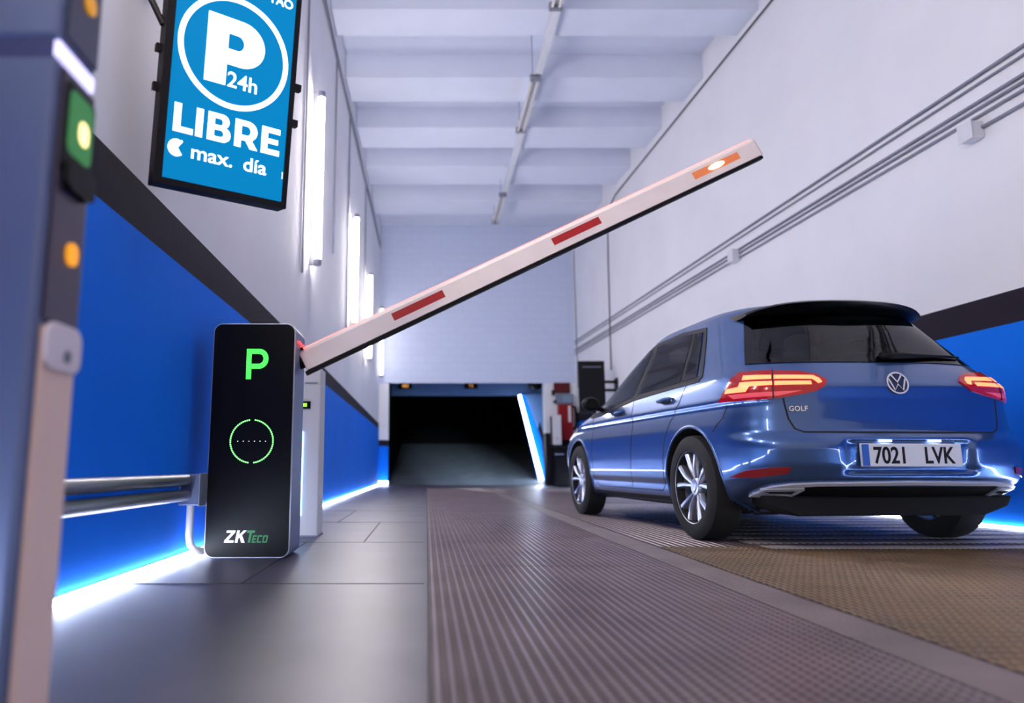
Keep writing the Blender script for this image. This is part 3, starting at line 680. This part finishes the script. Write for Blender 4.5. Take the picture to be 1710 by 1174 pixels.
both('window_pillar', ribbon(sidep([(1.10, 1.09), (1.235, 1.515)]), .075), SIDE, M['seam'], off=.004)
for nm, pl in (('rear_quarter_window', [(.87, 1.112), (1.08, 1.108), (1.21, 1.49), (1.085, 1.478)]), ('rear_door_window', [(1.12, 1.107), (1.92, 1.088), (1.90, 1.50), (1.45, 1.51), (1.25, 1.495)]),
               ('front_door_window', [(2.0, 1.083), (2.66, 1.018), (2.90, 1.005), (2.98, 1.03), (2.72, 1.185), (2.45, 1.32), (2.2, 1.435), (1.98, 1.495)])):
    both(nm, sidep(pl), SIDE, M['clear' if nm.startswith('front') else 'mid'], off=.008)
patch('windshield', [(-.62, 1.10), (-.3, 1.085), (.3, 1.085), (.62, 1.10), (.5, 1.49), (.2, 1.54), (-.2, 1.54), (-.5, 1.49)], PI, M['clear'], car, off=.005)
# inside
cloth = mat('dark_seat_cloth', (36, 36, 42), .9); trim = mat('dark_cabin_trim', (22, 22, 27), .8)
MB().box(-.56, .56, .95, 2.35, 1.515, 1.53).build('headliner', trim, car)
MB().box(-.80, .80, .55, 3.1, .33, .40).build('cabin_floor', trim, car)
MB().box(-.66, .66, .45, .85, 1.02, 1.05).build('parcel_shelf', trim, car)
MB().prism([(2.72, .80), (2.75, 1.02), (2.95, 1.06), (3.05, .98), (3.05, .80)], -.74, .74, 'x').build('dashboard', trim, car, bevel=.02)
for sx in (-.38, .38):
    for sy, nm in ((2.05, 'front_seat'), (1.0, 'rear_seat')):
        mb = MB(); mb.prism([(sy, .40), (sy+.50, .42), (sy+.52, .55), (sy+.08, .52), (sy-.14, 1.10), (sy-.24, 1.12), (sy-.08, .48)], sx-.25, sx+.25, 'x')
        st_ = mb.build(nm, cloth, car, bevel=.035, smooth=True, auto=.9)
        MB().prism([(sy-.15, 1.14), (sy-.13, 1.30), (sy-.20, 1.32), (sy-.26, 1.16)], sx-.13, sx+.13, 'x').build('headrest', cloth, st_, bevel=.03, smooth=True, auto=.9)
sw = Matrix.Translation((-.38, 2.62, 1.0)) @ Matrix.Rotation(math.radians(65), 4, 'X')
MB().tube([sw @ Vector((.18*math.cos(2*PI*i/24), .18*math.sin(2*PI*i/24), 0)) for i in range(25)], .014, 8).build('steering_wheel', trim, car, smooth=True)
# tail lights
TA = math.radians(32)
lamp = [(-.926, .47, .902), (-.905, .42, .97), (-.87, .40, 1.045), (-.835, .36, 1.085), (-.70, .25, 1.082), (-.566, .183, 1.073), (-.47, .14, 1.050), (-.432, .10, 1.012), (-.44, .095, .985), (-.497, .092, .950), (-.60, .11, .925), (-.714, .151, .908), (-.82, .24, .898)]
bars = ([(-.832, .318, 1.054), (-.715, .209, 1.046), (-.73, .187, 1.020), (-.85, .303, 1.024)],
        [(-.704, .202, 1.045), (-.50, .13, 1.038), (-.475, .11, 1.018), (-.465, .100, .994), (-.492, .096, .988), (-.515, .117, 1.014), (-.717, .183, 1.020)],
        [(-.862, .305, 1.010), (-.73, .178, 1.004), (-.74, .165, .982), (-.842, .24, .980), (-.857, .258, .950), (-.912, .403, .950), (-.904, .395, .978), (-.872, .31, .982)],
        [(-.72, .173, 1.004), (-.53, .108, 1.0), (-.535, .096, .980), (-.731, .158, .980)])
rev = [(-.905, .377, .938), (-.75, .163, .945), (-.585, .108, .949), (-.714, .15, .920), (-.895, .331, .912)]
for mir in (False, True):
    L = patch('tail_light', uz(lamp, TA), TA, M['redlens'], car, off=.010, mirror=mir, grid=.02)
    for bpoly in bars: patch('light_bar', uz(bpoly, TA), TA, M['bar'], L, off=.013, grid=.03, mirror=mir)
    patch('reverse_lens', uz(rev, TA), TA, M['pinklens'], L, off=.0125, grid=.03, mirror=mir)
    patch('lens_split', ribbon([(-.693*math.cos(TA)-.23*math.sin(TA), 1.082), (-.741*math.cos(TA)-.163*math.sin(TA), .905)], .007), TA, M['seam'], L, off=.015, mirror=mir)
# lower rear
patch('rear_diffuser', [(-.80, .30), (-.745, .352), (-.60, .378), (.60, .378), (.745, .352), (.80, .30), (.72, .232), (.5, .225), (-.5, .225), (-.72, .232)], 0, M['black'], car, off=.004)
strip = [(-.815, .358), (-.775, .376), (-.70, .390), (-.55, .398), (0, .404), (.55, .398), (.70, .390), (.775, .376), (.815, .358)]
patch('chrome_strip', ribbon(strip, .016), 0, M['satin'], car, off=.014)
for s in (-1, 1):
    pl = [(s*.62, .374), (s*.80, .366), (s*.83, .332), (s*.64, .326)]
    patch('exhaust_surround', ribbon(pl+[pl[0]], .014), 0, M['satin'], car, off=.018)
RA = math.radians(45)
both('bumper_reflector', uz([(-.926, .40, .428), (-.895, .255, .472), (-.80, .14, .492), (-.707, .083, .494), (-.725, .10, .455), (-.85, .22, .43)], RA), RA, M['redrefl'], off=.007)
# seams
patch('hatch_seam', ribbon([(-.69, .905), (-.675, .78), (-.65, .72), (-.605, .700), (-.3, .697), (.3, .697), (.605, .700), (.65, .72), (.675, .78), (.69, .905)], .010), 0, M['seam'], car, off=.0015)
both('door_seam', ribbon(sidep([(.98, 1.09), (1.04, .95), (1.20, .82), (1.27, .72), (1.33, .55), (1.36, .36), (1.42, .315), (2.02, .315)]), .008), SIDE, M['seam'], off=.0015)
both('door_seam', ribbon(sidep([(1.955, 1.07), (1.93, .85), (1.97, .58), (2.03, .315), (2.9, .315), (3.0, .36), (3.04, .6), (2.98, .97)]), .008), SIDE, M['seam'], off=.0015)
both('bumper_seam', ribbon(sidep([(.40, .88), (.44, .80), (.50, .765), (.56, .72)]), .007), SIDE, M['seam'], off=.0015)
both('sill_trim', ribbon(sidep([(1.26, .262), (2.0, .258), (3.06, .262)]), .03), SIDE, M['seam'], off=.003)
# handles
for s in (-1, 1):
    for hy, hz in ((1.28, .985), (2.25, .955)):
        h = solid_bvh.ray_cast(Vector((s*3, hy, hz)), Vector((-s, 0, 0)))[0]
        xo = h.x
        rc = MB(); rc.lathe([(0, .098), (.004*s, .09), (.0045*s, .0)], 24, Matrix.Translation((xo, hy, hz-.012)) @ Matrix.Diagonal((1, .9, .36, 1)))
        rc.tube([(xo+.0, hy-.10, hz+.012), (xo+s*.032, hy-.075, hz+.010), (xo+s*.036, hy, hz+.008), (xo+s*.032, hy+.075, hz+.004), (xo, hy+.10, hz+.002)], [.010, .014, .015, .014, .010], 10, 1)
        rc.build('door_handle', [M['seam'], M['paint']], car, smooth=True)
# spoiler over the rear window
secs = []; NX = 24
for i in range(NX+1):
    f = -1+2*i/NX; x = .635*f; e4 = abs(f)**5
    zt = 1.592-.020*f*f-.045*e4
    yb = .395+.09*f*f+.10*e4
    secs.append([(x, yb+.42, zt+.016-.01*e4), (x, yb+.18, zt+.012), (x, yb+.03, zt), (x, yb, zt-.014), (x, yb+.012, zt-.034+.015*e4), (x, yb+.07, zt-.075+.050*e4), (x, yb+.24, zt-.085+.055*e4), (x, yb+.42, zt-.04)])
k = len(secs[0]); vs = [p for s_ in secs for p in s_]; fs = []
for i in range(NX):
    for j in range(k): fs.append((i*k+j, i*k+(j+1) % k, (i+1)*k+(j+1) % k, (i+1)*k+j))
fs += [tuple(range(k)), tuple(range(NX*k, NX*k+k))]
MB().add(vs, fs).build('roof_spoiler', M['gloss'], car, smooth=True, auto=.9)
# plate
pl = MB().box(-.315, .315, .012, .030, .496, .630).build('license_plate', mat('plate_white', (226, 228, 234), .4), car, bevel=.004)
MB().box(-.312, -.268, .0105, .0125, .500, .626).build('country_band', mat('plate_blue', (30, 90, 190), .4), pl)
TP = plane_T((0, .0115, 0), (1, 0, 0), (0, 0, 1), (0, -1, 0))
text('7021', 'plate_number', M['black'], TP @ Matrix.Translation((-.243, .516, 0)) @ Matrix.Diagonal((1.0, 1.25, 1, 1)), pl, .108, .002)
text('LVK', 'plate_letters', M['black'], TP @ Matrix.Translation((.075, .516, 0)) @ Matrix.Diagonal((1.0, 1.25, 1, 1)), pl, .108, .002)
for s in (-1, 1): MB().box(s*.155-.035, s*.155+.035, .010, .03, .640, .652).build('plate_lamp', em('plate_lamp_white', (225, 240, 255), 5), car)
# round emblem
h = solid_bvh.ray_cast(Vector((0, -2, .995)), Vector((0, 1, 0)))
TE = plane_T((0, h[0].y-.006, .995), (1, 0, 0), (0, .18, .98), (0, -.98, .18))
eb = contours([arc(0, 0, .070, .070, 0, 356, 60), arc(0, 0, .060, .060, 0, 356, 60)], 'emblem', M['chrome'], TE, car, .005)
def bars2(pts, w): return [ribbon(pts, w)]
contours([ribbon([(-.032, .050), (0, .006), (.032, .050)], .011), ribbon([(-.052, .026), (-.026, -.046), (0, -.006), (.026, -.046), (.052, .026)], .011)], 'emblem_letters', M['chrome'], TE, eb, .004)
contours([arc(0, 0, .061, .061, 0, 350, 40)], 'emblem_disc', mat('emblem_blue', (40, 52, 92), .3, .3), TE @ Matrix.Translation((0, 0, -.003)), eb, .002)
h = solid_bvh.ray_cast(Vector((-.6, -2, .84)), Vector((0, 1, 0)))
gu = Vector((.98, -.19, 0)); TG = plane_T((-.672, h[0].y+.012, .826), gu, (0, 0, 1), (gu.y, -gu.x, 0))
text('GOLF', 'model_letters', M['chrome'], TG, car, .042, .001, depth=.004, space=1.05)
# wiper
pp = []
for i in range(9):
    x = .02+.60*i/8; zq = 1.178+.012*i/8
    hh_ = solid_bvh.ray_cast(Vector((x, -2, zq)), Vector((0, 1, 0)))
    pp.append(hh_[0]+Vector((0, -.022, .004)))
MB().tube(pp, [.024, .024, .022, .018, .014, .011, .010, .009, .008], 8).build('rear_wiper', M['black'], car, smooth=True)
MB().tube([(-.08, .95, 1.60), (-.08, .90, 1.665)], [.008, .004], 8).build('antenna', M['black'], car)
# mirrors
for s in (-1, 1):
    mb = MB(); rings = []
    for i in range(9):
        f = i/8; r = math.sin(PI*min(1, .12+f*.80))**.6
        rings.append([(s*(1.0+.055+.085*math.cos(a)*r), 2.66+.13*f, 1.085+.068*math.sin(a)*r) for a in [2*PI*j/16 for j in range(16)]])
    vs = [p for r_ in rings for p in r_]; fs = [(i*16+j, i*16+(j+1) % 16, (i+1)*16+(j+1) % 16, (i+1)*16+j) for i in range(8) for j in range(16)]
    fs += [tuple(range(16)), tuple(range(128, 144))]
    mb.add(vs, fs, 0); mb.tube([(s*.90, 2.74, 1.02), (s*.97, 2.73, 1.04), (s*1.03, 2.73, 1.06)], .024, 10, 0)
    mm = mb.build('mirror', [M['black']], car, smooth=True, auto=.8)
    MB().lathe([(0, .0), (0, 1.0), (.004, 1.0)], 20, Matrix.Translation((s*1.055, 2.655, 1.085)) @ Matrix.Rotation(-PI/2, 4, 'Z') @ Matrix.Diagonal((1, .058, .048, 1))).build('mirror_glass', M['glass'], mm)
# underside
mb = MB(); mb.box(-.52, .52, .50, 4.0, .20, .32); mb.box(-.86, .86, 1.30, 3.04, .215, .32); struct_ = mb.build('underbody', M['well'], car)
MB().prism([(-.80, .32), (.80, .32), (.76, .255), (.60, .20), (-.60, .20), (-.76, .255)], .21, .46, 'y').build('bumper_underside', M['well'], car, bevel=.015)
# wheels
def wheel_parts(s, ay):
    T = Matrix.Translation((s*.858, ay, RT)) @ Matrix.Diagonal((s, 1, 1, 1))
    R = RT
    ty = MB().lathe([(-.105, .235), (-.108, R-.075), (-.10, R-.028), (-.085, R-.006), (-.05, R), (.05, R), (.085, R-.006), (.10, R-.028), (.110, R-.07), (.104, .252), (.09, .240), (.09, .235)], 72, T, closed=True)
    w = ty.build('wheel', M['rubber'], car, smooth=True, auto=.6)
    mb = MB()
    mb.lathe([(.098, .262), (.104, .256), (.096, .244), (.07, .238), (-.09, .225), (-.10, .245)], 72, T)
    for i in range(5):
        for q_ in (-1, 1):
            a0 = 2*PI*i/5+PI/2; am = a0+q_*.12; a1 = a0+q_*.30
            def P(a, r, x): return T @ Vector((x, r*math.cos(a), r*math.sin(a)))
            w0, w1 = .020, .022
            vs = []
            for (a, r, xf, ww) in ((am, .045, .062, w0), (a0+q_*.22, .14, .085, .017), (a1, .247, .090, w1)):
                da = ww/r/1.0 if r > .06 else ww/r*.6
                vs += [P(a-da, r, xf-.012), P(a-da*.5, r, xf), P(a+da*.5, r, xf), P(a+da, r, xf-.012), P(a+da, r, xf-.045), P(a-da, r, xf-.045)]
            fs = []
            for b_ in range(2):
                for j in range(6): fs.append((b_*6+j, b_*6+(j+1) % 6, b_*6+6+(j+1) % 6, b_*6+6+j))
            fs += [tuple(range(6)), tuple(range(12, 18))]
            mb.add(vs, fs)
    mb.lathe([(.02, .075), (.055, .072), (.070, .055), (.072, .034), (.078, .030), (.080, .0)], 30, T)
    mb.build('rim', M['alloy'], w, smooth=True, auto=.6)
    MB().lathe([(-.02, .0), (-.02, .16), (-.035, .165), (-.04, .0)], 40, T).build('brake_disc', M['well'], w, smooth=True, auto=.6)
    # liner of the wheel opening
    T2 = Matrix.Translation((0, ay, AZ)); n_ = 28; vs = []; fs = []
    for i in range(n_+1):
        a = math.radians(-24+228*i/n_); c_, s_ = math.cos(a)*(AR-.001), math.sin(a)*(AR-.001)
        hx = solid_bvh.ray_cast(Vector((s*3, ay+c_*1.01, max(.215, AZ+s_*1.01))), Vector((-s, 0, 0)))[0]
        xo = s*(abs(hx.x)-.003) if hx else s*.88
        vs += [(xo, ay+c_, AZ+s_), (s*.55, ay+c_, AZ+s_), (s*.55, ay, AZ)]
    for i in range(n_): fs += [(3*i, 3*i+3, 3*i+4, 3*i+1), (3*i+1, 3*i+4, 3*i+5, 3*i+2)]
    MB().add(vs, fs).build('wheel_well', M['well'], car)
    # arch lip
    lip = []
    for i in range(n_+1):
        a = math.radians(-20+220*i/n_); y_, z_ = ay+math.cos(a)*(AR+.012), AZ+math.sin(a)*(AR+.012)
        hx = solid_bvh.ray_cast(Vector((s*3, y_, max(.22, z_))), Vector((-s, 0, 0)))[0]
        if hx: lip.append((hx.x-s*.004, y_, z_))
    MB().tube(lip, .013, 8).build('arch_lip', M['paint'], car, smooth=True)
for s in (-1, 1):
    for ay in (AX_R, AX_F): wheel_parts(s, ay)
# headlamps and their beams
for s in (-1, 1):
    poly = uz([(s*.60, 4.15, .70), (s*.85, 3.95, .74), (s*.93, 3.75, .80), (s*.80, 3.9, .83), (s*.60, 4.1, .80)], 0)
    hl = patch('headlight', [(.56, .74), (.93, .78), (.94, .84), (.80, .86), (.56, .81)], PI, mat('headlamp_glass', (220, 226, 236), .1, coat=1, emit=(230, 240, 255), es=2), car, off=.008, mirror=(s > 0))
    ld = bpy.data.lights.new('headlamp_beam', 'SPOT'); ld.energy = 9000; ld.color = (.75, .9, 1); ld.spot_size = math.radians(13); ld.spot_blend = .8; ld.shadow_soft_size = .05
    lo = bpy.data.objects.new('headlamp_beam', ld); S.collection.objects.link(lo); lo.parent = hl
    lo.location = (s*.72, 4.50, .74); lo.rotation_euler = (PI/2-.035, 0, s*.02)
patch('front_grille', [(-.55, .62), (.55, .62), (.58, .78), (.4, .80), (-.4, .80), (-.58, .78)], PI, M['black'], car, off=.005)
patch('front_intake', [(-.7, .30), (.7, .30), (.74, .45), (-.74, .45)], PI, M['black'], car, off=.005)
car.location = CAR_POS; car.rotation_euler = (0, 0, CAR_YAW)
